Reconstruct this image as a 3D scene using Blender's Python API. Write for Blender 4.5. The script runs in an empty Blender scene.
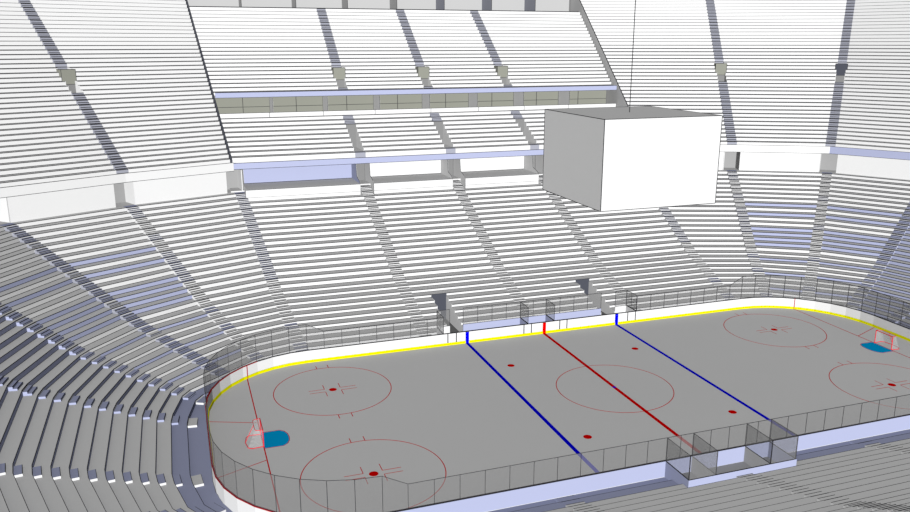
import bpy, math
from mathutils import Vector

C = bpy.context.scene.collection
SC = bpy.context.scene

# ------------------------------------------------------------------ camera
FPX = 810.49
CAMP = Vector((-31.1325, -51.7086, 26.1355))
YAW, PITCH = 0.332869, -0.256247
cd = bpy.data.cameras.new('camera')
cam = bpy.data.objects.new('camera', cd)
C.objects.link(cam)
cam.location = CAMP
FWD = Vector((math.sin(YAW) * math.cos(PITCH), math.cos(YAW) * math.cos(PITCH), math.sin(PITCH)))
cam.rotation_euler = FWD.to_track_quat('-Z', 'Y').to_euler()
cd.sensor_fit = 'HORIZONTAL'
cd.sensor_width = 36.0
cd.lens = FPX / 910.0 * 36.0
cd.clip_end = 1000
SC.camera = cam
RGT = Vector((math.cos(YAW), -math.sin(YAW), 0.0))
UPV = RGT.cross(FWD)


def seen(pts, m=70):
    """can the photo, with a margin round it, plausibly show these points?"""
    xs, ys = [], []
    for p in pts:
        d = Vector(p) - CAMP
        z = d.dot(FWD)
        if z < 2:
            continue
        xs.append(455 + FPX * d.dot(RGT) / z)
        ys.append(256 - FPX * d.dot(UPV) / z)
    if not xs:
        return False
    return max(xs) > -m and min(xs) < 910 + m and max(ys) > -m and min(ys) < 512 + m


# ------------------------------------------------------------------ light
KA = .42      # paints are mid-toned, the lights correspondingly strong
w = bpy.data.worlds.new('world')
SC.world = w
w.use_nodes = True
w.node_tree.nodes['Background'].inputs[0].default_value = (1, 1, 1, 1)
w.node_tree.nodes['Background'].inputs[1].default_value = 0.13 / .80 / KA
sd = bpy.data.lights.new('sun', 'SUN')
sd.energy = 4.2 / KA
sd.angle = 0.02
sd.use_shadow = False
sun = bpy.data.objects.new('sun', sd)
C.objects.link(sun)
sun.rotation_euler = Vector((-.29, -1.0, .19)).to_track_quat('Z', 'Y').to_euler()
SC.view_settings.view_transform = 'Standard'
SC.view_settings.look = 'None'
SC.view_settings.exposure = 0.0
SC.view_settings.gamma = 1.0
SC.view_settings.use_curve_mapping = False


# ------------------------------------------------------------------ materials
def mat(name, col, var=0.0, rough=1.0):
    col = tuple(c * KA for c in col)
    m = bpy.data.materials.new(name)
    m.use_nodes = True
    nt = m.node_tree
    b = nt.nodes['Principled BSDF']
    b.inputs['Roughness'].default_value = rough
    b.inputs['Specular IOR Level'].default_value = 0.0
    b.inputs['Base Color'].default_value = (*col, 1)
    if var:
        n = nt.nodes.new('ShaderNodeTexNoise')
        n.inputs['Scale'].default_value = 0.35
        g = nt.nodes.new('ShaderNodeTexCoord')
        r = nt.nodes.new('ShaderNodeMapRange')
        r.inputs['To Min'].default_value = 1 - var
        r.inputs['To Max'].default_value = 1 + var
        x = nt.nodes.new('ShaderNodeMix')
        x.data_type = 'RGBA'
        x.blend_type = 'MULTIPLY'
        x.inputs[0].default_value = 1.0
        x.inputs[6].default_value = (*col, 1)
        nt.links.new(g.outputs['Object'], n.inputs['Vector'])
        nt.links.new(n.outputs['Fac'], r.inputs['Value'])
        nt.links.new(r.outputs['Result'], x.inputs[7])
        nt.links.new(x.outputs[2], b.inputs['Base Color'])
    return m


WH = mat('white_concrete', (.80, .80, .80), .01)
LV = mat('slate_blue_paint', (.42, .45, .635), .01)
GR = mat('grey_concrete', (.24, .24, .24), .01)
LG = mat('light_grey_panel', (.50, .50, .50), .01)
CG = mat('concourse_grey', (.36, .36, .36), .01)
TN = mat('tan_panel', (.275, .28, .24), .01)
SL = mat('stair_slate', (.36, .37, .43), .01)
DS = mat('unlit_slate', (.075, .08, .10), .01)  # slate as it looks unlit, the shade put into the colour
DK = mat('dark_joint', (.035, .035, .04))
IC = mat('ice_sheet', (.80, .80, .80), .006)
RD = mat('red_line_paint', (.75, .0, .0))
BL = mat('blue_line_paint', (.0, .0, .75))
CR = mat('crease_blue_paint', (.0, .42, .85))
YL = mat('yellow_kick_plate', (.82, .80, .0))
RC = mat('dark_red_cap', (.45, .01, .02))
GO = mat('goal_red_tube', (.85, .03, .05))


def glass_mat(name, k, col):
    m = bpy.data.materials.new(name)
    m.use_nodes = True
    nt = m.node_tree
    nt.nodes.remove(nt.nodes['Principled BSDF'])
    t = nt.nodes.new('ShaderNodeBsdfTransparent')
    d = nt.nodes.new('ShaderNodeBsdfDiffuse')
    d.inputs[0].default_value = (*col, 1)
    x = nt.nodes.new('ShaderNodeMixShader')
    x.inputs[0].default_value = k
    nt.links.new(t.outputs[0], x.inputs[1])
    nt.links.new(d.outputs[0], x.inputs[2])
    nt.links.new(x.outputs[0], nt.nodes['Material Output'].inputs[0])
    return m


GL = glass_mat('tinted_acrylic', .29, (.085, .085, .085))


def net_mat():
    m = bpy.data.materials.new('goal_netting')
    m.use_nodes = True
    nt = m.node_tree
    b = nt.nodes['Principled BSDF']
    b.inputs['Base Color'].default_value = (.25, .25, .25, 1)
    b.inputs['Roughness'].default_value = 1
    g = nt.nodes.new('ShaderNodeTexCoord')
    c = nt.nodes.new('ShaderNodeTexChecker')
    c.inputs['Scale'].default_value = 14
    r = nt.nodes.new('ShaderNodeMapRange')
    r.inputs['To Min'].default_value = .06
    r.inputs['To Max'].default_value = .4
    nt.links.new(g.outputs['Object'], c.inputs['Vector'])
    nt.links.new(c.outputs['Fac'], r.inputs['Value'])
    nt.links.new(r.outputs['Result'], b.inputs['Alpha'])
    return m


NT = net_mat()


# ------------------------------------------------------------------ builders
class MB:
    def __init__(s):
        s.v, s.f, s.m, s.mats = [], [], [], []

    def mi(s, m):
        if m not in s.mats:
            s.mats.append(m)
        return s.mats.index(m)

    def face(s, pts, m):
        n = len(s.v)
        s.v += [tuple(p) for p in pts]
        s.f.append(tuple(range(n, n + len(pts))))
        s.m.append(s.mi(m))

    def extr(s, prof, mats, cap):
        """prof: list of (left point, right point) round a closed section"""
        n = len(s.v)
        k = len(prof)
        for a, b in prof:
            s.v.append(tuple(a))
            s.v.append(tuple(b))
        for i in range(k):
            j = (i + 1) % k
            s.f.append((n + 2 * i, n + 2 * j, n + 2 * j + 1, n + 2 * i + 1))
            s.m.append(s.mi(mats[i]))
        s.f.append(tuple(n + 2 * i for i in range(k))[::-1])
        s.m.append(s.mi(cap))
        s.f.append(tuple(n + 2 * i + 1 for i in range(k)))
        s.m.append(s.mi(cap))

    def prism(s, poly, z0, z1, m, top=None, side=None):
        """vertical prism over plan polygon; z may be numbers or lists"""
        k = len(poly)
        za = z0 if isinstance(z0, (list, tuple)) else [z0] * k
        zb = z1 if isinstance(z1, (list, tuple)) else [z1] * k
        n = len(s.v)
        s.v += [(p[0], p[1], za[i]) for i, p in enumerate(poly)]
        s.v += [(p[0], p[1], zb[i]) for i, p in enumerate(poly)]
        for i in range(k):
            j = (i + 1) % k
            s.f.append((n + i, n + j, n + k + j, n + k + i))
            s.m.append(s.mi(side[i] if side else m))
        s.f.append(tuple(range(n, n + k))[::-1])
        s.m.append(s.mi(m))
        s.f.append(tuple(range(n + k, n + 2 * k)))
        s.m.append(s.mi(top or m))

    def box(s, x0, x1, y0, y1, z0, z1, m, top=None, side=None):
        s.prism([(x0, y0), (x1, y0), (x1, y1), (x0, y1)], z0, z1, m, top, side)

    def bar(s, a, b, r, m, n=6):
        a, b = Vector(a), Vector(b)
        d = (b - a).normalized()
        u = d.cross(Vector((0, 0, 1)))
        if u.length < .01:
            u = Vector((1, 0, 0))
        u.normalize()
        q = d.cross(u)
        c = [(math.cos(2 * math.pi * (i + .5) / n) * r, math.sin(2 * math.pi * (i + .5) / n) * r) for i in range(n)]
        s.extr([(a + u * x + q * y, b + u * x + q * y) for x, y in c], [m] * n, m)

    def wallslab(s, a, b, th, z0, z1, m, top=None):
        """vertical slab along plan segment a-b, thickness th to its left"""
        a, b = Vector(a[:2]), Vector(b[:2])
        d = (b - a).normalized()
        n = Vector((-d.y, d.x)) * th
        s.prism([a, b, b + n, a + n], z0, z1, m, top)

    def build(s, name, parent=None, kind=None, label=None):
        me = bpy.data.meshes.new(name)
        off = Vector(parent['_o']) if parent is not None and '_o' in parent else Vector((0, 0, 0))
        me.from_pydata([tuple(Vector(p) - off) for p in s.v], [], s.f)
        for m in s.mats:
            me.materials.append(m)
        me.polygons.foreach_set('material_index', s.m)
        me.update()
        o = bpy.data.objects.new(name, me)
        C.objects.link(o)
        if parent is not None:
            o.parent = parent
            if '_o' in parent:
                o['_o'] = list(off)
        if kind:
            o['kind'] = kind
        if label:
            o['label'] = label
        ALL.append(o)
        return o


ALL = []


def thing(name, label, cat, loc, group=None):
    o = bpy.data.objects.new(name, None)
    o.empty_display_size = .3
    C.objects.link(o)
    o.location = loc
    o['label'] = label
    o['category'] = cat
    if group:
        o['group'] = group
    o['_o'] = list(loc)
    ALL.append(o)
    return o


def sub(parent, off):
    return parent


# ------------------------------------------------------------------ plan of the bowl
# every stair line: plan point as a function of t, the distance from the rink's long axis on the straight side
BASE = [((23.11, 23.18), (.115, 1.0)), ((29.477, 20.994), (.423, .867)), ((34.912, 17.416), (.743, .744)),
        ((38.976, 12.239), (.852, .449)), ((41.15, 5.45), (1.0, .13))]


def stair_line(i, sx, sy):
    (px, py), (dx, dy) = BASE[i]
    if i == 0:
        return lambda t: Vector((sx * (px + dx * (t - 23.24)), sy * t))
    return lambda t: Vector((sx * (px + dx * (t - 23.24)), sy * (py + dy * (t - 23.24))))


def straight_line(x, sy):
    return lambda t: Vector((x, sy * t))


RING = []   # anticlockwise seen from above would flip sides; order: far left round by the near side to far right
for i in range(5):
    RING.append((('L', i, 1), stair_line(i, -1, 1)))
for i in (4, 3, 2, 1, 0):
    RING.append((('L', i, -1), stair_line(i, -1, -1)))
for x in (-10.97, 0, 10.97):
    RING.append((('N', x, -1), straight_line(x, -1)))
for i in range(5):
    RING.append((('R', i, -1), stair_line(i, 1, -1)))
for i in (4, 3, 2, 1, 0):
    RING.append((('R', i, 1), stair_line(i, 1, 1)))
for x in (10.97, 0, -10.97):
    RING.append((('F', x, 1), straight_line(x if x else -.15, 1)))
NR = len(RING)
HW = .61


def edges(i):
    """left/right edge functions of the section between ring line i and i+1"""
    fa, fb = RING[i][1], RING[(i + 1) % NR][1]

    def A(t):
        a, b = fa(t), fb(t)
        return a + (b - a).normalized() * HW

    def B(t):
        a, b = fa(t), fb(t)
        return b + (a - b).normalized() * HW
    return A, B


def row(mb, A, B, t0, t1, z0, z1, w, rm, tm, zb=None):
    """one solid step: riser z0..z1 at t0, tread z1 from t0 to t1"""
    if zb is None:
        zb = z0 - .14
    w = min(w, (z1 - z0) * .3)
    P = [(t0, zb), (t0, z0), (t0, z0 + w), (t0, z1 - w), (t0, z1), (t0 + w, z1), (t1, z1), (t1, zb)]
    M = [rm, DK, rm, DK, DK, tm, GR, GR]
    pr = []
    for t, z in P:
        a, b = A(t), B(t)
        pr.append(((a.x, a.y, z), (b.x, b.y, z)))
    mb.extr(pr, M, rm)


def lerpf(f, g, u):
    return lambda t: f(t).lerp(g(t), u)


# lower bowl levels: (t0, t1, z0, z1)
LOW = [None]
for k in range(1, 12):
    LOW.append((14.1 + .914 * (k - 1), 14.1 + .914 * k, .305 * (k - 1), .305 * k))
LOW[1] = (13.97, 15.014, 0, .305)
for j in range(17):
    LOW.append((24.154 + .846 * j, 24.154 + .846 * (j + 1), 3.355 + .419 * j, 3.355 + .419 * (j + 1)))
NLOW = len(LOW)          # 29: index 1..28
UPP = [(39.2 + .608 * j, 39.2 + .608 * (j + 1), 13.6 + .457 * j, 13.6 + .457 * (j + 1)) for j in range(50)]
MIDR = [(39.9 + .79 * r, 39.9 + .79 * (r + 1), 13.62 + .459 * r, 13.62 + .459 * (r + 1)) for r in range(9)]
TOPR = [(48.3 + .608 * j, 48.3 + .608 * (j + 1), 20.2 + .457 * j, 20.2 + .457 * (j + 1)) for j in range(23)]

# risers counted from the top of the bowl that are painted slate blue in the corner blocks
BLUE_FROM_TOP = {8, 10, 13, 14, 15, 16, 19, 22, 25}
NOTCH = ((-8.6, -7.1), (7.1, 8.6))

# ------------------------------------------------------------------ floor and ice
mb = MB()
mb.box(-75, 75, -60, 75, -.6, -.25, GR)
mb.build('floor', kind='structure')


def rink_outline(off, n=10):
    hx, hy, r = 30.48, 12.95, 8.534
    P = []
    for cx, cy, a0 in ((hx - r, hy - r, 0), (-hx + r, hy - r, 90), (-hx + r, -hy + r, 180), (hx - r, -hy + r, 270)):
        for i in range(n + 1):
            a = math.radians(a0 + 90 * i / n)
            P.append(((cx + (r + off) * math.cos(a)), (cy + (r + off) * math.sin(a))))
    return P


mb = MB()
mb.prism(rink_outline(.02, 16), -.2, 0, IC)
ice = mb.build('floor_ice', kind='structure')


def flat(mb, poly, m, z=.004, h=.003):
    mb.prism(poly, z - h, z, m)


def ring(mb, cx, cy, r, wd, m, z=.004, n=64):
    for i in range(n):
        a, b = 2 * math.pi * i / n, 2 * math.pi * (i + 1) / n
        flat(mb, [(cx + (r - wd) * math.cos(a), cy + (r - wd) * math.sin(a)), (cx + r * math.cos(a), cy + r * math.sin(a)),
                  (cx + r * math.cos(b), cy + r * math.sin(b)), (cx + (r - wd) * math.cos(b), cy + (r - wd) * math.sin(b))], m, z)


def disc(mb, cx, cy, r, m, z=.006, n=10):
    flat(mb, [(cx + r * math.cos(2 * math.pi * i / n), cy + r * math.sin(2 * math.pi * i / n)) for i in range(n)], m, z)


mb = MB()
flat(mb, [(-.15, -12.93), (.15, -12.93), (.15, 12.93), (-.15, 12.93)], RD)
mb.build('centre_line', ice, label='thick red line across the middle of the ice')
for s, nm in ((-1, 'left'), (1, 'right')):
    mb = MB()
    flat(mb, [(s * 7.62 - .15, -12.93), (s * 7.62 + .15, -12.93), (s * 7.62 + .15, 12.93), (s * 7.62 - .15, 12.93)], BL)
    mb.build('blue_line', ice, label='thick blue line across the ice')
    mb = MB()
    yl = 12.95 - 8.534 + math.sqrt(8.534 ** 2 - (27.127 - 21.946) ** 2)
    flat(mb, [(s * 27.127 - .04, -yl), (s * 27.127 + .04, -yl), (s * 27.127 + .04, yl), (s * 27.127 - .04, yl)], RD)
    mb.build('goal_line', ice, label='thin red goal line')
    for sy in (-1, 1):
        mb = MB()
        flat(mb, [(s * 27.13, sy * 2.82 - .03), (s * 30.4, sy * 4.14 - .03), (s * 30.4, sy * 4.14 + .04), (s * 27.13, sy * 2.82 + .04)], RD)
        mb.build('trapezoid_line', ice, label='thin red line slanting from goal line to end boards')
    # crease
    mb = MB()
    P = [(27.09, -1.22), (27.09, 1.22), (25.85, 1.22), (25.52, .95), (25.34, .5), (25.3, 0), (25.34, -.5), (25.52, -.95), (25.85, -1.22)]
    flat(mb, [(s * x, y) for x, y in P], CR, .003)
    for (a, b) in zip(P[1:], P[2:] + P[:1]):
        a, b = Vector(a), Vector(b)
        d = (b - a).normalized() * .0
        n = Vector((-(b - a).y, (b - a).x)).normalized() * .05
        flat(mb, [(s * p.x, p.y) for p in (a, b, b + n, a + n)], RD, .006)
    mb.build('goal_crease', ice, label='blue crease in front of the goal, edged red')
mb = MB()
ring(mb, 0, 0, 4.57, .06, RD)
mb.build('centre_circle', ice, label='large thin red circle at centre ice')
mb = MB()
disc(mb, 0, 0, .16, BL, .009)
mb.build('centre_spot', ice, label='small blue spot')
for sx in (-1, 1):
    for sy in (-1, 1):
        mb = MB()
        disc(mb, sx * 5.95, sy * 6.75, .31, RD)
        mb.build('faceoff_spot', ice, label='red spot by the blue line')
        cx, cy = sx * 21.0, sy * 6.78
        mb = MB()
        ring(mb, cx, cy, 4.57, .06, RD)
        for hx in (-.48, .48):
            for hy in (-1, 1):
                a, b = sorted((cy + hy * 4.55, cy + hy * 5.15))
                flat(mb, [(cx + hx - .03, a), (cx + hx + .03, a), (cx + hx + .03, b), (cx + hx - .03, b)], RD)
        for qx in (-1, 1):
            for qy in (-1, 1):
                x0, y0 = cx + qx * .62, cy + qy * .24
                flat(mb, [(min(x0, x0 + qx * 1.22), y0 - .025), (max(x0, x0 + qx * 1.22), y0 - .025),
                          (max(x0, x0 + qx * 1.22), y0 + .025), (min(x0, x0 + qx * 1.22), y0 + .025)], RD)
                a, b = sorted((y0, y0 + qy * .85))
                flat(mb, [(x0 - .025, a), (x0 + .025, a), (x0 + .025, b), (x0 - .025, b)], RD)
        mb.build('faceoff_circle', ice, label='thin red face-off circle with hash marks')
        mb = MB()
        disc(mb, cx, cy, .31, RD)
        mb.build('faceoff_spot', ice, label='red spot at the middle of a face-off circle')

# slate walkway round the outside of the boards
mb = MB()
inner = rink_outline(.13, 10)
# outer polygon: t = 14.1
def outer_at(px, py):
    """point on the t=14.1 polygon in the direction of p from the rink's nearest axis point"""
    c = Vector((max(-17.5, min(17.5, px)), 0))
    d = (Vector((px, py)) - c).normalized()
    best = None
    for i in range(NR):
        a, b = RING[i][1](13.97), RING[(i + 1) % NR][1](13.97)
        e = b - a
        den = d.x * e.y - d.y * e.x
        if abs(den) < 1e-9:
            continue
        r = a - c
        t = (r.x * e.y - r.y * e.x) / den
        u = (r.x * d.y - r.y * d.x) / den
        if t > 0 and -1e-6 <= u <= 1 + 1e-6 and (best is None or t < best):
            best = t
    return c + d * best


pin = []
for k in range(len(inner)):
    a, b = Vector(inner[k]), Vector(inner[(k + 1) % len(inner)])
    n = 8 if (a - b).length > 5 else 1
    for i in range(n):
        pin.append(a.lerp(b, i / n))
pout = [outer_at(p.x, p.y) for p in pin]
for k in range(len(pin)):
    j = (k + 1) % len(pin)
    mb.prism([pin[k], pin[j], pout[j], pout[k]], -.2, -.004, LV)
mb.build('floor_walkway', kind='structure')


# ------------------------------------------------------------------ seating blocks of the lower bowl
def where(key):
    side, i, sy = key
    return key


def blue(idx, sec):
    fromtop = NLOW - idx
    a = sec
    return fromtop in BLUE_FROM_TOP


ORD = ['first', 'second', 'third', 'fourth', 'fifth', 'sixth']


def sec_label(ka, kb):
    (sa, ia, ya), (sb, ib, yb) = ka, kb
    if sa == 'F' and sb == 'F':
        x = (ia + ib) / 2
        return ('lower seating block behind the far benches, just %s of centre ice, with a recessed entrance' % ('left' if x < 0 else 'right'))
    if 'F' in (sa, sb):
        return 'lower seating block behind the straight far boards, next to the %s bend stairs' % ('left' if 'L' in (sa, sb) else 'right')
    if sa == 'N' and sb == 'N':
        x = (ia + ib) / 2
        return 'grey near-side seating block behind the penalty boxes, %s of the centre stairs' % ('left' if x < 0 else 'right')
    if 'N' in (sa, sb):
        return 'grey near-side seating block at the bottom edge, towards the %s goal' % ('left' if 'L' in (sa, sb) else 'right')
    s = 'left' if sa == 'L' else 'right'
    if ia == 4 and ib == 4:
        return 'lower seating block straight behind the %s goal' % s
    fr = 'far' if ya > 0 else 'near'
    i = min(ia, ib)
    if fr == 'far':
        return ['all-white lower seating block at the far %s bend, next to the straight side' % s,
                'lower seating block in the far %s corner with slate-blue stripes between white risers' % s,
                'far %s corner seating block with %s rows, third from the straight side' % (s, 'grey and dark slate' if s == 'left' else 'pale slate and white'),
                'lower seating block beside the one behind the %s goal, on its far side' % s][i]
    return ['lower seating block at the near %s bend of the bowl' % s,
            'near %s corner seating block, second from the goal end block' % s,
            'near %s corner seating block, beyond the stairs nearest the glass corner' % s,
            'lower seating block beside the one behind the %s goal, on its near side' % s][i]


def row_width(pt):
    d = (Vector((pt[0], pt[1], 3)) - CAMP).length
    return d * .00064


sections = 0
for i in range(NR):
    ka, kb = RING[i][0], RING[(i + 1) % NR][0]
    A, B = edges(i)
    far_straight = (ka[0] == 'F' or kb[0] == 'F')
    sideset = {ka[0], kb[0]}
    rows = []
    last = 26 if far_straight else NLOW - 1
    if 'N' in sideset or (ka[2] < 0 and kb[2] < 0 and (ka[0] == 'R')):
        last = 20
    for k in range(1, last + 1):
        t0, t1, z0, z1 = LOW[k]
        pa, pb = A(t0), B(t0)
        if seen([(pa.x, pa.y, z1), (pb.x, pb.y, z1), ((pa.x + pb.x) / 2, (pa.y + pb.y) / 2, z1)]):
            rows.append(k)
    if len(rows) < 3:
        continue
    sections += 1
    pa, pb = A(14.1), B(14.1)
    base = ((pa.x + pb.x) / 2, (pa.y + pb.y) / 2, -.2)
    T = thing('seating_section', sec_label(ka, kb), 'seating section', base)
    iv = {ka[1], kb[1]} if ka[0] == kb[0] and ka[0] in 'LR' and ka[2] == kb[2] else None
    for k in rows:
        t0, t1, z0, z1 = LOW[k]
        pm = (A(t0) + B(t0)) / 2
        w_ = row_width(pm)
        rm, tm = WH, WH
        fromtop = NLOW - k
        if iv in ({1, 2}, {2, 3}):
            if fromtop in BLUE_FROM_TOP:
                rm = LV
        elif ka[0] in 'LR' and kb[0] == ka[0] and ({3, 4} == {ka[1], kb[1]} or {4} == {ka[1], kb[1]}):
            rm = LV
        if k == 1:
            tm = LV
            rm = LV
        mb = MB()
        zb = -.2 if k < 3 else None
        spans = [(None, None)]
        if far_straight and 'L' not in sideset and 'R' not in sideset:
            lo, hi = min(ka[1], kb[1]) + HW, max(ka[1], kb[1]) - HW
            if lo > 0:
                lo -= .15
            else:
                hi -= .15
            n0, n1 = NOTCH[0] if lo < -1 else NOTCH[1]
            if k == 1:
                spans = [(lo, -9.86)] if lo < -1 else [(9.86, hi)]
            elif k <= 7:
                spans = [(lo, n0), (n1, hi)]
            else:
                spans = [(lo, hi)]
            for a, b in spans:
                if k <= 7:
                    zb2 = -.2
                else:
                    zb2 = None
                row(mb, (lambda t, b=b: Vector((b, t))), (lambda t, a=a: Vector((a, t))), t0, t1, z0, z1, w_, rm, tm, zb2)
        elif sideset == {'N'} and k == 1:
            lo, hi = min(ka[1], kb[1]) + HW, max(ka[1], kb[1]) - HW
            a, b = (lo, -4.0) if lo < -1 else (4.0, hi)
            row(mb, (lambda t: Vector((a, -t))), (lambda t: Vector((b, -t))), t0, t1, z0, z1, w_, rm, tm, zb)
        elif sideset == {'N'} and k == 2:
            lo, hi = min(ka[1], kb[1]) + HW, max(ka[1], kb[1]) - HW
            a, b, c, e = (lo, -4.0, -4.0, hi) if lo < -1 else (4.0, hi, lo, 4.0)
            row(mb, (lambda t: Vector((a, -t))), (lambda t: Vector((b, -t))), t0, t1, z0, z1, w_, rm, tm, zb)
            row(mb, (lambda t: Vector((c, -t))), (lambda t: Vector((e, -t))), 15.53, t1, z0, z1, w_, rm, tm, zb)
        else:
            row(mb, A, B, t0, t1, z0, z1, w_, rm, tm, zb)
        mb.build('seat_row', T)


# ------------------------------------------------------------------ stairs of the lower bowl
def stair_label(key, tier='lower'):
    s, i, sy = key
    if s == 'F':
        n = {-10.97: 'left of the two team benches', 0: 'behind the gap between the two team benches', 10.97: 'right of the two team benches'}[i]
        return 'grey stairs up the far lower bowl, ' + n
    if s == 'N':
        n = {-10.97: 'to the left of the penalty boxes', 0: 'behind the middle of the penalty boxes', 10.97: 'to the right of the penalty boxes'}[i]
        return 'grey stairs up the near-side seats, ' + n
    e = 'left' if s == 'L' else 'right'
    if sy > 0:
        return ['slate-blue lower stairs where the straight far side meets the %s corner' % e,
                'stairs up the middle of the far %s corner, second from the straight side' % e,
                'slate stairs up the far %s corner, third from the straight side' % e,
                'slate stairs of small blocks near the %s end, fourth from the far side' % e,
                'slate stairs of small blocks behind the %s goal, on its far side' % e][i]
    return ['stairs at the near %s bend of the lower bowl' % e, 'stairs in the near %s corner, second from the near straight side' % e,
            'stairs in the near %s corner, third from the near straight side' % e, 'stairs in the near %s corner, next but one to the goal end' % e,
            'slate stairs of white-fronted blocks behind the %s goal, near side' % e][i]


def aisle_edges(f, fp, fn, hw=HW):
    def A(t):
        a = f(t)
        return a + (fn(t) - a).normalized() * hw

    def B(t):
        a = f(t)
        return a + (fp(t) - a).normalized() * hw
    return A, B


def stair_step(T, mb, A, B, t0, t1, z0, z1, w, rm, tm, boxes, brm, btm, zb=None):
    row(mb, A, B, t0, t1, z0, z1, w, rm, tm, zb)
    # extra blocks standing on this tread against the next riser: sub-parts of the step
    st = mb.build('step', T)
    for (dt, dz) in boxes:
        m2 = MB()
        row(m2, lerpf(A, B, .02), lerpf(A, B, .98), t1 - dt, t1 - .004, z1, z1 + dz, w * .8, brm, btm, z1 - .02)
        m2.build('half_step', st)


for i in range(NR):
    key, f = RING[i]
    fp, fn = RING[i - 1][1], RING[(i + 1) % NR][1]
    if fp(20) is None:
        continue
    A, B = aisle_edges(f, fp, fn)
    last = NLOW - 1
    if key[2] < 0 and key[0] in 'NR':
        last = 20
    ks = []
    for k in range(1, last + 1):
        t0, t1, z0, z1 = LOW[k]
        p = f(t0)
        if k == 1 and key[1] == 0 and key[0] in 'FN':
            continue
        if seen([(p.x, p.y, z1)], 40):
            ks.append(k)
    if len(ks) < 3:
        continue
    p = f(14.1)
    T = thing('aisle_stair', stair_label(key), 'stairs', (p.x, p.y, -.2))
    s, ii, sy = key
    for k in ks:
        t0, t1, z0, z1 = LOW[k]
        if k == 2 and key[0] == 'N' and key[1] == 0:
            t0 = 15.53
        w_ = (1.5 if key[0] == 'N' else 1) * row_width(f(t0)) * (1.15 if k < 12 else 1.5)
        ft = NLOW - k
        if s in 'FN':
            tm = GR if False else WH
            btm = tm
        elif ii == 0:
            tm = btm = (LV if (ft < 17 or ft in (24, 27, 28)) else WH)
        elif ii == 1:
            tm = btm = (LV if ft in (1, 2, 3, 7, 10, 11, 12, 13, 14, 19, 22, 27) else WH)
        elif ii == 2:
            tm = btm = (LV if (ft % 5 and s == 'L') or ft % 6 == 1 else WH)
        else:
            tm, btm = WH, LV
            if k <= 1:
                tm = LV
        if s in 'FN' and k == 1:
            tm = LV
        rm = WH
        boxes = ([(.36, .152)] if t0 > 15.5 and k == 2 else [(.44, .152)]) if k < 11 else [(.56, .14), (.28, .28)]
        mb = MB()
        stair_step(T, mb, A, B, t0, t1, z0, z1, w_, rm, tm, boxes if k < NLOW - 1 else [], LV if (ii in (3, 4) and sy > 0 and s in 'LR') else SL if (ii == 2 and s == 'L') else WH, btm, -.2 if k < 3 else None)
    # block on the walkway in front of the first row
    if (s in 'FN' and ii == 0) or (s in 'LR' and ii in (1, 2)):
        continue
    mb = MB()
    btm = LV if s not in 'L' or ii < 4 else WH
    row(mb, A, B, 13.34, 13.96, 0, .152, .02, LV if s in 'FN' else WH, LV if s in 'FN' else btm, -.01)
    mb.build('step', T)

# ------------------------------------------------------------------ boards and glass
ZB, ZG, ZGE = 1.12, 2.65, 3.40
boards = thing('rink_boards', 'white dasher boards with yellow kick plate running all round the ice', 'rink boards', (0, 0, 0))
glass = thing('rink_glass', 'grey tinted glass panes standing on the boards round the ice', 'rink glass', (0, 0, ZB))


def glass_pane(parent, a, b, z0, z1a, z1b=None, name='glass_pane', post=True, mid=0):
    """one pane between plan points a and b"""
    if z1b is None:
        z1b = z1a
    a, b = Vector(a), Vector(b)
    d = (b - a).normalized()
    n = Vector((-d.y, d.x)) * .012
    mb = MB()
    g = .02
    a2, b2 = a + d * g, b - d * g
    mb.prism([a2 - n, b2 - n, b2 + n, a2 + n], z0 + .02, [z1a - .02, z1b - .02, z1b - .02, z1a - .02], GL)
    dist = ((Vector((a.x, a.y, 2)) - CAMP).length)
    r = dist * .0003
    P = [(a.x, a.y, z0), (b.x, b.y, z0), (b.x, b.y, z1b), (a.x, a.y, z1a)]
    mb.bar(P[0], P[3], r, DK, 4)
    mb.bar(P[1], P[2], r, DK, 4)
    mb.bar(P[3], P[2], r, DK, 4)
    mb.bar(P[0], P[1], r, DK, 4)
    return mb.build(name, parent)


def board_panel(a, b, outer, cap, inner_m=WH, seam=True):
    a, b = Vector(a), Vector(b)
    d = (b - a).normalized()
    nrm = Vector((d.y, -d.x))          # outward for anticlockwise order
    mb = MB()
    q = [a, b, b + nrm * .1, a + nrm * .1]
    mb.prism(q, 0, ZB - .05, inner_m, None, [inner_m, inner_m, outer, inner_m])
    mb.prism([a - nrm * .01, b - nrm * .01, b + nrm * .12, a + nrm * .12], ZB - .05, ZB, cap)
    o = mb.build('board_panel', boards)
    mb = MB()
    mb.prism([a - nrm * .06, b - nrm * .06, b, a], 0, .23, YL)
    mb.build('kick_plate', boards)
    return o


# path, anticlockwise from the near straight going +x
hx, hy, rr = 30.48, 12.95, 8.534
posts_x = [.686 + 1.524 * n for n in range(14)]
segs = []   # (a, b, kind)
near_x = sorted([-x for x in posts_x if x > 4.5] + [-3.9, -2.9, -2.0, -.69, .69, 2.0, 2.9, 3.9] + [x for x in posts_x if x > 4.5])
near_x = [-21.946] + near_x + [21.946]
for a, b in zip(near_x, near_x[1:]):
    segs.append(((a, -hy), (b, -hy), 'near'))


def arc(cx, cy, a0, n):
    P = [(cx + rr * math.cos(math.radians(a0 + 90 * i / n)), cy + rr * math.sin(math.radians(a0 + 90 * i / n))) for i in range(n + 1)]
    for a, b in zip(P, P[1:]):
        segs.append((a, b, 'arc'))


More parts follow.
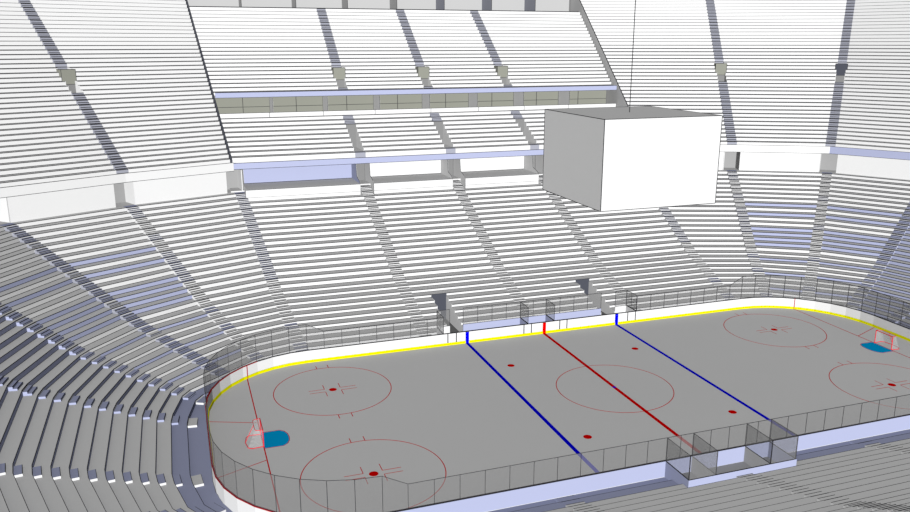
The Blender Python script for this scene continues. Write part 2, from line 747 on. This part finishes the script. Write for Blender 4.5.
arc(hx - rr, -hy + rr, 270, 9)
ye = hy - rr
for i in range(6):
    segs.append(((hx, -ye + 2 * ye * i / 6), (hx, -ye + 2 * ye * (i + 1) / 6), 'end'))
arc(hx - rr, hy - rr, 0, 9)
far_x = [-21.946] + [-x for x in posts_x[::-1]] + posts_x + [21.946]
for a, b in list(zip(far_x, far_x[1:]))[::-1]:
    segs.append(((b, hy), (a, hy), 'far'))
arc(-hx + rr, hy - rr, 90, 9)
for i in range(6):
    segs.append(((-hx, ye - 2 * ye * i / 6), (-hx, ye - 2 * ye * (i + 1) / 6), 'end'))
arc(-hx + rr, -hy + rr, 180, 9)
for a, b, kd in segs:
    mid = ((a[0] + b[0]) / 2, (a[1] + b[1]) / 2)
    if not seen([(a[0], a[1], 1), (b[0], b[1], 1)], 60):
        continue
    outer = LV if kd == 'near' else WH
    cap = RC if kd in ('end', 'arc') and mid[0] < -26.5 else DK
    board_panel(a, b, outer, cap)
    av, bv = Vector(a), Vector(b)
    d = (bv - av).normalized()
    nr = Vector((d.y, -d.x)) * .06
    A2, B2 = av + nr, bv + nr
    if kd in ('end', 'arc'):
        glass_pane(glass, A2, B2, ZB, ZGE)
    elif abs(mid[0]) > 20.6:
        za = ZGE if abs(a[0]) > 21 else ZG
        zb = ZGE if abs(b[0]) > 21 else ZG
        glass_pane(glass, A2, B2, ZB, za, zb)
    elif kd == 'near' or abs(mid[0]) > 9.83:
        glass_pane(glass, A2, B2, ZB, ZG)

# painted continuations of the lines up the boards
for x, m, nm in ((0, RD, 'centre_line'), (-7.62, BL, 'blue_line'), (7.62, BL, 'blue_line')):
    for sy in (1,):
        mb = MB()
        mb.box(x - .15, x + .15, sy * hy - .08, sy * hy - .001, 0, ZB - .055, m)
        mb.build(nm + '_mark', boards, label=('red' if m is RD else 'blue') + ' line mark up the boards')
for s in (-1, 1):
    yl = 12.95 - 8.534 + math.sqrt(8.534 ** 2 - (27.127 - 21.946) ** 2)
    mb = MB()
    c = Vector((s * 27.127, yl))
    d = Vector((yl - (hy - rr), -s * 5.181)).normalized()
    mb.wallslab(c - d * .035 - Vector((s * .6, .8)) * .09, c + d * .035 - Vector((s * .6, .8)) * .09, .03, 0, ZB, RC)
    mb.build('goal_line_mark', boards, label='thin dark red line up the boards')
# gate seams in the far boards
for x in (-9.45, -8.65, -2.05, -1.3, 1.6, 2.35, 8.85, 9.7):
    mb = MB()
    mb.box(x - .045, x + .045, hy - .01, hy + .002, .2, ZB - .05, DK)
    mb.build('gate_seam', boards)

# ------------------------------------------------------------------ team benches on the far side
YB = 15.0
for s, (x0, x1) in (('left', (-7.3, -1.58)), ('right', (1.08, 7.0))):
    T = thing('team_bench', 'team bench with pale blue back wall behind the far boards, %s of the red line' % s, 'team bench', ((x0 + x1) / 2, 14, 0), 'team benches')
    mb = MB()
    mb.box(x0, x1, YB - .12, YB - .01, -.004, 1.07, LV)
    mb.bar((x0, YB - .065, 1.07), (x1, YB - .065, 1.07), .03, DK, 4)
    mb.build('back_wall', T)
    n = 4
    for i in range(n):
        a, b = x0 + (x1 - x0) * i / n, x0 + (x1 - x0) * (i + 1) / n
        glass_pane(T, (a, YB - .065), (b, YB - .065), 1.07, ZG)
    mb = MB()
    mb.box(x0 + .1, x1 - .1, YB - .6, YB - .2, .40, .46, GR)
    mb.build('bench_seat', T)
    mb = MB()
    for xx in (x0 + .5, (x0 + x1) / 2, x1 - .5):
        mb.box(xx - .04, xx + .04, YB - .55, YB - .25, -.004, .40, GR)
    mb.build('bench_support', T)
T = thing('bench_divider', 'short pale blue wall with glass sides between the two team benches', 'bench divider', (-.1, 14, 0))
mb = MB()
mb.box(-1.58, 1.08, YB - .12, YB - .01, -.004, 1.07, LV)
mb.bar((-1.58, YB - .065, 1.07), (1.08, YB - .065, 1.07), .03, DK, 4)
mb.build('back_wall', T)
for a, b in ((-1.58, -.25), (-.25, 1.08)):
    glass_pane(T, (a, YB - .065), (b, YB - .065), 1.07, ZG)
for x in (-1.58, 1.08):
    glass_pane(T, (x, 13.08), (x, YB - .13), ZB, ZG, name='side_glass')
    mb = MB()
    mb.box(x - .05, x + .05, 13.08, YB - .13, -.004, 1.07, LV, DK)
    mb.build('side_wall', T)
for s in (-1, 1):
    T = thing('gate_wall', 'short white wall with glass at the rink gate, %s of the benches' % ('left' if s < 0 else 'right'), 'gate wall', (s * 9.1, 14, 0), 'gate walls at the far boards')
    mb = MB()
    x0, x1 = sorted((s * 8.6, s * 9.83))
    mb.box(x0, x1, YB - .1, YB - .01, -.004, 1.07, WH, DK)
    mb.build('wall_panel', T)
    glass_pane(T, (x0, YB - .05), (x1, YB - .05), 1.07, ZG)
    mb = MB()
    mb.box(s * 9.83 - .05, s * 9.83 + .05, 13.08, YB - .11, -.004, 1.07, WH, DK)
    mb.build('side_wall', T)
    for a, b in ((13.08, 14.0), (14.0, YB - .11)):
        glass_pane(T, (s * 9.83, a), (s * 9.83, b), ZB, ZG, name='side_glass')

# recessed entrances at ice level
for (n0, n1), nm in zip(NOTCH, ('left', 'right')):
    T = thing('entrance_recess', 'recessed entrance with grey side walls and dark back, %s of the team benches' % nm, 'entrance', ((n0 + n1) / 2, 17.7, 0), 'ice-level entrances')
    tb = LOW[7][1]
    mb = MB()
    mb.box(n0 - .02, n1 + .02, tb - .1, tb - .005, -.2, LOW[8][3] + .01, DS)  # back wall coloured dark to look unlit
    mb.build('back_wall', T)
    for x in (n0, n1):
        mb = MB()
        th = .03
        xa, xb = (x - th, x) if x == n0 else (x, x + th)
        xa, xb = (x, x + th) if x == n0 else (x - th, x)
        for k in range(2, 8):
            t0, t1, z0, z1 = LOW[k]
            mb.box(xa, xb, t0, t1, -.2, z1 + .01, WH)
        mb.build('side_wall', T)

# ------------------------------------------------------------------ penalty boxes on the near side
T = thing('penalty_box', 'long penalty box enclosure of pale blue low walls with glass, on the near side', 'penalty box', (0, -14.2, 0))
yb = -15.40
mb = MB()
mb.box(-3.95, 3.95, yb - .1, yb, -.2, 1.07, LV, DK)
mb.build('back_wall', T)
mb = MB()
mb.box(-3.84, 3.84, yb + .01, -13.09, -.003, .02, LG)
mb.build('box_floor', T)
for x in (-3.9, 3.9):
    mb = MB()
    mb.box(x - .05, x + .05, yb, -13.08, -.004, 1.07, LV, DK)
    mb.build('side_wall', T)
for x in (-2.0, 2.0):
    mb = MB()
    mb.box(x - .04, x + .04, yb, -13.08, -.004, 1.07, LG, DK)
    mb.build('partition_wall', T)
for x in (-3.9, -2.0, 2.0, 3.9):
    glass_pane(T, (x, yb), (x, -13.08), 1.07, ZG, name='side_glass')
for a, b in ((-3.9, -2.0), (2.0, 3.9)):
    glass_pane(T, (a, yb - .05), (b, yb - .05), 1.07, ZG, name='back_glass')
for a, b in ((-3.8, -2.1), (-1.9, 1.9), (2.1, 3.8)):
    mb = MB()
    mb.box(a, b, yb + .1, yb + .5, .40, .46, LV)
    mb.box(a + .1, a + .2, yb + .15, yb + .45, -.004, .40, LV)
    mb.box(b - .2, b - .1, yb + .15, yb + .45, -.004, .40, LV)
    mb.build('bench_seat', T)


# ------------------------------------------------------------------ goals
def goal(s, nm):
    T = thing('hockey_goal', 'red-framed hockey goal with grey net standing on the %s goal line' % nm, 'goal', (s * 27.13, 0, 0), 'goals')
    X = lambda d: s * (27.13 + d)
    r = .035
    mb = MB()
    hw = .915
    for y in (-hw, hw):
        mb.bar((X(0), y, 0), (X(0), y, 1.22), r, GO, 8)
    mb.bar((X(0), -hw, 1.22), (X(0), hw, 1.22), r, GO, 8)
    mb.build('goal_mouth_frame', T)
    mb = MB()
    base = [(X(0), -hw), (X(.75), -hw - .08), (X(1.0), -hw + .12), (X(1.12), 0), (X(1.0), hw - .12), (X(.75), hw + .08), (X(0), hw)]
    topp = [(X(0), -hw), (X(.42), -hw + .08), (X(.5), -hw + .2), (X(.52), 0), (X(.5), hw - .2), (X(.42), hw - .08), (X(0), hw)]
    for a, b in zip(base, base[1:]):
        mb.bar((*a, .03), (*b, .03), .028, GO, 6)
    mb.build('base_frame', T)
    mb = MB()
    for a, b in zip(topp, topp[1:]):
        mb.bar((*a, 1.22), (*b, 1.22), .022, GO, 6)
    mb.bar((*topp[3], 1.22), (*base[3], .03), .02, GO, 6)
    mb.build('top_frame', T)
    mb = MB()
    for i in range(6):
        mb.face([(*base[i], .03), (*base[i + 1], .03), (*topp[i + 1], 1.22), (*topp[i], 1.22)], NT)
    mb.face([(*p, 1.22) for p in topp], NT)
    mb.build('net', T)


goal(-1, 'left')
goal(1, 'right')

# ------------------------------------------------------------------ scoreboard
cx, cy, hh, z0, z1 = .88, 1.4, 4.67, 14.96, 21.23
T = thing('scoreboard', 'huge plain white cube scoreboard hanging over centre ice', 'scoreboard', (cx, cy, z0))
mb = MB()
mb.box(cx - hh, cx + hh, cy - hh, cy + hh, z0, z1, WH)
mb.build('cube_body', T)
mb = MB()
V = [(cx + a * hh, cy + b * hh) for a, b in ((-1, -1), (1, -1), (1, 1), (-1, 1))]
for i in range(4):
    a, b = V[i], V[(i + 1) % 4]
    for z in (z0, z1):
        mb.bar((*a, z), (*b, z), .03, DK, 4)
    mb.bar((*a, z0), (*a, z1), .03, DK, 4)
mb.build('edge_trim', T)
mb = MB()
mb.bar((cx, cy, z1 - .05), (cx, cy, z1 + 22), .03, DK, 6)
mb.build('cable', T)


# ------------------------------------------------------------------ concourse behind the far straight side
ZC = 10.9


def xe(t):
    return 23.11 + .115 * (t - 23.24)


XS = [-10.97, 0, 10.97]
BLOCKN = ['left-hand', 'centre-left', 'centre-right', 'right-hand']
spans = []
for i in range(4):
    lo = (-xe(36.86) + .42) if i == 0 else XS[i - 1] + .80
    hi = (xe(36.86) - .75) if i == 3 else XS[i] - .80
    spans.append((lo, hi))
TF = 36.844
mb = MB()
for lo, hi in spans:
    mb.box(lo, hi, TF + .05, 41.2, 9.4, ZC, WH)
    mb.box(lo, hi, TF, TF + .05, 9.64, 9.68, DK)
    mb.box(lo, hi, TF, TF + .05, 9.68, 10.05, WH)
    mb.box(lo, hi, TF, TF + .05, 10.05, 10.08, DK)
    mb.box(lo, hi, TF, TF + .05, 10.08, ZC - .03, WH)
    mb.box(lo, hi, TF, TF + .05, ZC - .03, ZC, DK)
for x in XS + [-xe(39), xe(39)]:
    mb.box(x - .8, x + .8, 38.54, 41.2, 9.4, ZC - .3, WH)
mb.build('floor_concourse', kind='structure')
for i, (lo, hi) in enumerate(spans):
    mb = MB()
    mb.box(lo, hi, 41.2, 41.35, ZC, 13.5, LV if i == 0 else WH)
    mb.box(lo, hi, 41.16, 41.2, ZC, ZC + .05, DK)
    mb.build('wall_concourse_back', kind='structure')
mb = MB()
for x in XS:
    mb.box(x - .8, x + .8, 41.2, 41.35, 10.4, 13.5, GR)
mb.build('wall_stair_back', kind='structure')
PW = [(41.2, 10.0), (41.2, 12.95), (38.78, 12.95), (38.5, 11.5), (37.2, 11.15), (TF + .02, 10.85), (TF + .02, 9.7)]
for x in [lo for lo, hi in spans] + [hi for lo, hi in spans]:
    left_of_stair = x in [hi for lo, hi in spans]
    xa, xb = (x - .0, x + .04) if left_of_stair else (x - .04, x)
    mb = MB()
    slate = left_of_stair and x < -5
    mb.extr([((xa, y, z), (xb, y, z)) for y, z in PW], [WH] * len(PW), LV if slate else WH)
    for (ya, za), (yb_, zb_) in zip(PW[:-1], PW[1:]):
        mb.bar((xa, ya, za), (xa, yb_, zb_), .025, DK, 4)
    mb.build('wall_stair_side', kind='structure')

# fascia and underside of the middle tier
mb = MB()
xa = xe(38.7) + .80
mb.box(-xa + .1, xa - .1, 38.66, 38.86, 12.93, 13.61, LV)
mb.box(-xa + .1, xa - .1, 38.64, 38.68, 13.58, 13.63, DK)
mb.box(-xa + .1, xa - .1, 38.64, 38.68, 12.91, 12.95, DK)
mb.box(-xa + .1, xa - .1, 38.86, 41.3, 12.95, 13.0, GR)
mb.box(-xa + .1, xa - .1, 38.86, 39.89, 13.0, 13.16, WH)
mb.build('wall_middle_fascia', kind='structure')


def span_row(mb, lo, hi, t0, t1, z0, z1, w, rm=WH, tm=WH, zb=None):
    """lo, hi are functions of t (x limits)"""
    row(mb, (lambda t: Vector((hi(t), t))), (lambda t: Vector((lo(t), t))), t0, t1, z0, z1, w, rm, tm, zb)


XO = .5      # the upper tiers end this far outside the lower stair line


def xu(t):
    return xe(t) + XO


def cst(v):
    return lambda t: v


def lim(i, e):
    """x limit functions of middle blocks 0..3"""
    lo = (lambda t: -xu(t) + .16) if i == 0 else cst(XS[i - 1] + e)
    hi = (lambda t: xu(t) - .16) if i == 3 else cst(XS[i] - e)
    return lo, hi


# middle tier: four short blocks
for i in range(4):
    lo, hi = lim(i, HW)
    T = thing('seating_section', 'short middle-tier seating block above the pale blue fascia, %s of four' % BLOCKN[i], 'seating section', ((lo(43) + hi(43)) / 2, 39.9, 13.1))
    for r, (t0, t1, z0, z1) in enumerate(MIDR):
        mb = MB()
        if r == 0:
            z0 = 13.16
        span_row(mb, lo, hi, t0, t1, z0, z1, .06 if z0 < 25.5 else .038)
        mb.build('seat_row', T)
SN = ['left', 'middle', 'right']
for i, x in enumerate(XS):
    T = thing('aisle_stair', 'short slate stairs in the middle tier, %s one of three' % SN[i], 'stairs', (x, 39.9, 13.1))
    for r in (0, 6, 7, 8):
        t0, t1, z0, z1 = MIDR[r]
        if r == 0:
            z0 = 13.16
        mb = MB()
        bx = [(.5, .15), (.25, .30)] if r not in (8,) else []
        stair_step(T, mb, (lambda t: Vector((x + HW - .01, t))), (lambda t: Vector((x - HW + .01, t))), t0, t1, z0, z1, .05, SL, SL, bx if r else [], SL, SL)
    T = thing('entrance_recess', 'grey recessed entrance cut into the middle tier below the %s slate stairs' % SN[i], 'entrance', (x, 42, 14.0), 'middle-tier entrances')
    zf = MIDR[0][3]
    ta, tb = MIDR[1][0], MIDR[5][1]
    mb = MB()
    mb.box(x - HW, x + HW, ta, tb, zf - .2, zf, WH)
    mb.build('recess_floor', T)
    mb = MB()
    mb.box(x - HW, x + HW, tb - .08, tb, zf, MIDR[6][3] - .02, GR)
    mb.build('back_wall', T)
    for xx in (x - HW, x + HW - .03):
        mb = MB()
        for r in range(1, 6):
            t0, t1, z0, z1 = MIDR[r]
            mb.box(xx, xx + .03, t0, t1 - (.09 if r == 5 else 0), zf, z1 + .012, WH)
        mb.build('side_wall', T)

# glazed-off box level
xa = xu(47.1) - .16
mb = MB()
mb.box(-xa, xa, 47.02, 50.5, 17.5, 17.72, GR)
mb.build('floor_box_level', kind='structure')
mb = MB()
mb.box(-xa, xa, 47.03, 47.15, 17.72, 18.28, WH)
mb.box(-xa, xa, 47.02, 47.04, 18.24, 18.29, DK)
for x in (-20.2, -13.8, -7.4, -.2, 6.2, 12.6, 19.0):
    mb.box(x - .025, x + .025, 47.02, 47.04, 17.74, 18.28, DK)
mb.build('wall_box_front', kind='structure')
mb = MB()
xb = xu(50.5) - .16
mb.box(-xb, xb, 50.5, 50.62, 17.72, 20.1, TN)
mb.box(-xb, xb, 50.47, 50.5, 18.70, 18.75, DK)
for x in (-22.9, -16.5, -10.2, -3.6, 2.9, 9.4, 15.9, 22.2):
    mb.box(x - .03, x + .03, 50.47, 50.5, 17.72, 20.05, DK)
mb.build('wall_box_back', kind='structure')
for x in (-19.7, -13.2, -6.75, -.3, 6.1, 12.55, 19.2):
    mb = MB()
    mb.box(x - .02, x + .02, 47.16, 50.46, 17.72, 20.05, WH)
    for y in (47.16, 50.44):
        mb.bar((x - .02, y, 17.72), (x - .02, y, 20.05), .03, DK, 4)
    mb.build('wall_box_divider', kind='structure')
mb = MB()
mb.box(-xa, xa, 47.05, 47.25, 20.05, 20.67, LV)
mb.box(-xa, xa, 47.03, 47.06, 20.63, 20.68, DK)
mb.box(-xa, xa, 47.03, 47.06, 20.04, 20.08, DK)
mb.box(-xa, xa, 47.25, 48.29, 20.10, 20.2, WH)
mb.build('wall_upper_fascia', kind='structure')

# upper middle tier
for i in range(4):
    lo, hi = lim(i, HW)
    T = thing('seating_section', 'steep upper-tier seating block below the grey top wall, %s of four' % BLOCKN[i], 'seating section', ((lo(55) + hi(55)) / 2, 48.3, 20.2))
    for r, (t0, t1, z0, z1) in enumerate(TOPR):
        mb = MB()
        span_row(mb, lo, hi, t0, t1, z0, z1, .06 if z0 < 25.5 else .038)
        mb.build('seat_row', T)


def upper_stair(T, A, B, levels, ks, rm, wv, tm=None, sub=True):
    for k in ks:
        t0, t1, z0, z1 = levels[k]
        mb = MB()
        stair_step(T, mb, A, B, t0, t1, z0, z1, wv, rm, tm or rm, [(.30, .23)] if sub and k < len(levels) - 1 else [], rm, tm or rm)


def head_house(T, f, n0, tn0, tn1, thead, zf, zdoor, ztop, tanm, hw=.75, doorm=None, sidem=None):
    """recess on a stair line: floor, door wall and the boxed head over it.  f plan line; unit side vector n0"""
    n = n0

    def P(t, e):
        return f(t) + n * e
    mb = MB()
    mb.prism([P(tn0, -HW), P(tn1, -HW), P(tn1, HW), P(tn0, HW)], zf - .25, zf, WH)
    mb.build('recess_floor', T)
    mb = MB()
    mb.prism([P(tn1 - .06, -HW), P(tn1, -HW), P(tn1, HW), P(tn1 - .06, HW)], zf, zdoor, doorm or GR)
    mb.build('back_wall', T)
    mb = MB()
    q = [P(tn1 - .06, -hw), P(thead, -hw), P(thead, hw), P(tn1 - .06, hw)]
    mb.prism(q, zdoor, ztop, tanm, WH)
    for a, b in zip(q, q[1:] + q[:1]):
        mb.bar((a.x, a.y, ztop), (b.x, b.y, ztop), .03, DK, 4)
    a, b = q[0], q[3]
    mb.bar((a.x, a.y, zdoor), (b.x, b.y, zdoor), .03, DK, 4)
    mb.bar((a.x, a.y, zdoor), (a.x, a.y, ztop), .03, DK, 4)
    mb.bar((b.x, b.y, zdoor), (b.x, b.y, ztop), .03, DK, 4)
    mb.build('entrance_head', T, label='tan box over the doorway')


def recess_sides(T, A, B, levels, ks, zf):
    for E, F in ((A, B), (B, A)):
        mb = MB()
        for k in ks:
            t0, t1, z0, z1 = levels[k]
            a0, a1 = E(t0), E(t1)
            d0, d1 = (F(t0) - a0).normalized() * .03, (F(t1) - a1).normalized() * .03
            mb.prism([a0, a1, a1 + d1, a0 + d0], zf, z1 + .01, WH)
        mb.build('side_wall', T)


for i, x in enumerate(XS):
    A, B = (lambda t, x=x: Vector((x + HW - .01, t))), (lambda t, x=x: Vector((x - HW + .01, t)))
    T = thing('aisle_stair', 'slate stairs up the steep upper tier, below the grey top wall, %s one of three' % SN[i], 'stairs', (x, 48.3, 20.2))
    upper_stair(T, A, B, TOPR, [0] + list(range(7, 23)), SL, .085)
    T = thing('upper_entrance', 'tan boxed entrance at the foot of the %s upper-tier stairs' % SN[i], 'entrance', (x, 50, 20.5), 'boxed entrances of the upper tier')
    head_house(T, lambda t, x=x: Vector((x, t)), Vector((1, 0)), TOPR[1][0], TOPR[3][1], TOPR[6][1] - .01, TOPR[0][3], 21.78, 23.25, TN)
    recess_sides(T, A, B, TOPR, (1, 2, 3), TOPR[0][3])

# top wall with its dividers
zt = TOPR[-1][3]
yt = TOPR[-1][1]
mb = MB()
xt = xu(yt) - .2
mb.box(-xt, xt, yt, yt + 4.2, zt - .2, zt, GR)
mb.box(-xt, xt, yt - .02, yt + .03, zt, zt + .1, DK)
mb.build('floor_top_level', kind='structure')
mb = MB()
mb.box(-xt - .4, xt + .4, yt + 4.0, yt + 4.2, zt, zt + 6, LG)
mb.build('wall_top_back', kind='structure')
for i, x in enumerate((-21.3, -14.2, -7.2, -.25, 6.7, 13.9, 20.8)):
    mb = MB()
    mb.box(x, x + .04, yt + .05, yt + 4.0, zt, zt + 6, SL if i > 3 else LG)
    mb.bar((x, yt + .05, zt), (x, yt + .05, zt + 6), .04, DK, 4)
    mb.build('wall_top_divider', kind='structure')

# sloping side walls between the corner blocks and the middle tiers
for s in (-1, 1):
    f = stair_line(0, s, 1)
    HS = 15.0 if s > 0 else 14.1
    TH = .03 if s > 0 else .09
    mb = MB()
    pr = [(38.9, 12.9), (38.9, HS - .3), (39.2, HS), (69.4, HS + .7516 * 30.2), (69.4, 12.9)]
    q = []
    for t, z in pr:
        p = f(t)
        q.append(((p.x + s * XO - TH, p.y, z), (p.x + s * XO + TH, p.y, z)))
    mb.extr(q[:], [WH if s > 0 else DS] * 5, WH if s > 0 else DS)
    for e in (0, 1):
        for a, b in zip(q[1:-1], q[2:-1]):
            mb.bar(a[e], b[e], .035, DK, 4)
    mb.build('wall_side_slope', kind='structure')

# ------------------------------------------------------------------ corner upper decks, lower corner walls and fascias
TW = 38.54


def corner_label(s, i):
    e = 'left' if s < 0 else 'right'
    if s < 0:
        return ['tall white upper-deck seating block at the far left bend, beside the middle tiers',
                'tall pale upper-deck seating block at the top left corner of the view',
                'upper-deck seating block at the extreme left edge of the view'][i]
    return ['tall white upper-deck seating block behind the hanging cube, beside the middle tiers',
            'tall white upper-deck seating block between the two upper stairs on the right',
            'tall white upper-deck seating block at the top right edge, above a slate-blue fascia'][i]


for s in (-1, 1):
    for i in (0, 1, 2):
        fa, fb = stair_line(i, s, 1), stair_line(i + 1, s, 1)
        base = (fa(39.2) + fb(39.2)) / 2

        def A(t, fa=fa, fb=fb, i=i):
            a, b = fa(t), fb(t)
            return a + (b - a).normalized() * (HW if i else .16 + XO)

        def B(t, fa=fa, fb=fb):
            a, b = fa(t), fb(t)
            return b + (a - b).normalized() * HW
        ks = [k for k in range(50) if seen([(*A(UPP[k][0]), UPP[k][3]), (*B(UPP[k][0]), UPP[k][3])], 60)]
        if len(ks) > 3:
            T = thing('seating_section', corner_label(s, i), 'seating section', (base.x, base.y, 13.5))
            for k in ks:
                t0, t1, z0, z1 = UPP[k]
                mb = MB()
                row(mb, A, B, t0, t1, z0, z1, (.055 if s < 0 or i == 2 else .066) * (1 if z0 < 25.5 else .62), WH, WH)
                mb.build('seat_row', T)
        # wall above the lower bowl and fascia under the upper deck
        a, b = fa(TW), fb(TW)
        d = (b - a).normalized()
        gl, gr = (1.35, .7) if s < 0 else (1.05, 1.05)
        ga = gl if True else 0
        p, q = a + d * gl, b - d * gr
        n = (fa(TW + 1) - a + fb(TW + 1) - b)
        n = Vector((-d.y, d.x))
        if n.dot(fa(60) - a) < 0:
            n = -n
        mb = MB()
        mb.prism([p, q, q + n * .12, p + n * .12], 10.4, 12.8, WH)
        mb.build('wall_corner', kind='structure')
        mb = MB()
        fm = LV if (s > 0 and i == 2) else WH
        if i == 0:
            a = a + d * .42
        mb.prism([a, b, b + n * .2, a + n * .2], 12.8, 13.72, fm)
        m2 = n * -.02
        for z in (12.8, 13.70):
            mb.prism([a + m2, b + m2, b + n * .02, a + n * .02], z, z + .04, DK)
        # deck strip up to the first upper row
        mb.prism([a + n * .2, b + n * .2, fb(39.2), fa(39.2)], 13.4, 13.6, WH)
        mb.build('wall_corner_fascia', kind='structure')
    # stair passages through the wall
    for i in (0, 1, 2, 3):
        f = stair_line(i, s, 1)
        d = (f(50) - f(38)).normalized()
        n = Vector((d.y, -d.x))            # to the right when looking outwards
        n *= 1
        p = f(TW)
        L, R = (1.35, .68) if s < 0 else (1.0, 1.0)
        if i == 0:
            L, R = (1.35, .36) if s < 0 else (.7, 1.05)
        mb = MB()
        for e in (-L, R):
            q = p + n * e
            mb.prism([q, q + d * 2.2, q + d * 2.2 + n * .08, q + n * .08], 10.3, 12.85, WH)
        mb.build('wall_passage_side', kind='structure')
        mb = MB()
        q0, q1 = p + n * -L + d * 2.2, p + n * R + d * 2.2
        mb.prism([q0, q1, q1 + d * .1, q0 + d * .1], 10.3, 12.85, CG)
        mb.build('wall_passage_back', kind='structure')
        mb = MB()
        mb.prism([p - n * L, p + n * R, q1, q0], 10.2, 10.46, CG, WH)
        mb.build('floor_passage', kind='structure')
    # upper stairs with their boxed entrances
    for i in (1, 2):
        f = stair_line(i, s, 1)
        A, B = aisle_edges(f, stair_line(i - 1, s, 1) if i > 0 else f, stair_line(i + 1, s, 1), HW - .01)
        side = 'left' if s < 0 else 'right'
        ks = [k for k in list(range(0, 16)) + list(range(22, 50)) if seen([(*f(UPP[k][0]), UPP[k][3])], 30)]
        if len(ks) < 3:
            continue
        nm = 'slate-blue stairs up the upper deck, first from the middle tiers on the %s' % side if i == 1 else 'grey stairs up the upper deck near the top %s edge of the view' % side
        p = f(39.2)
        T = thing('aisle_stair', nm, 'stairs', (p.x, p.y, 13.5))
        upper_stair(T, A, B, UPP, ks, SL, .085)
        if seen([(*f(50), 22)], 10):
            p = f(50)
            T = thing('upper_entrance', 'boxed entrance on the %s upper-deck stairs, %s' % (side, 'with tan front' if i == 1 else 'with slate front'), 'entrance', (p.x, p.y, 20.8))
            d = (f(50) - f(38)).normalized()
            n = Vector((d.y, -d.x))
            head_house(T, f, n, UPP[16][0], UPP[18][1], UPP[21][1] - .01, UPP[15][3], 21.95, 23.5, TN if i == 1 else DS)
            recess_sides(T, A, B, UPP, (16, 17, 18), UPP[15][3])
for o in ALL:
    if '_o' in o:
        del o['_o']
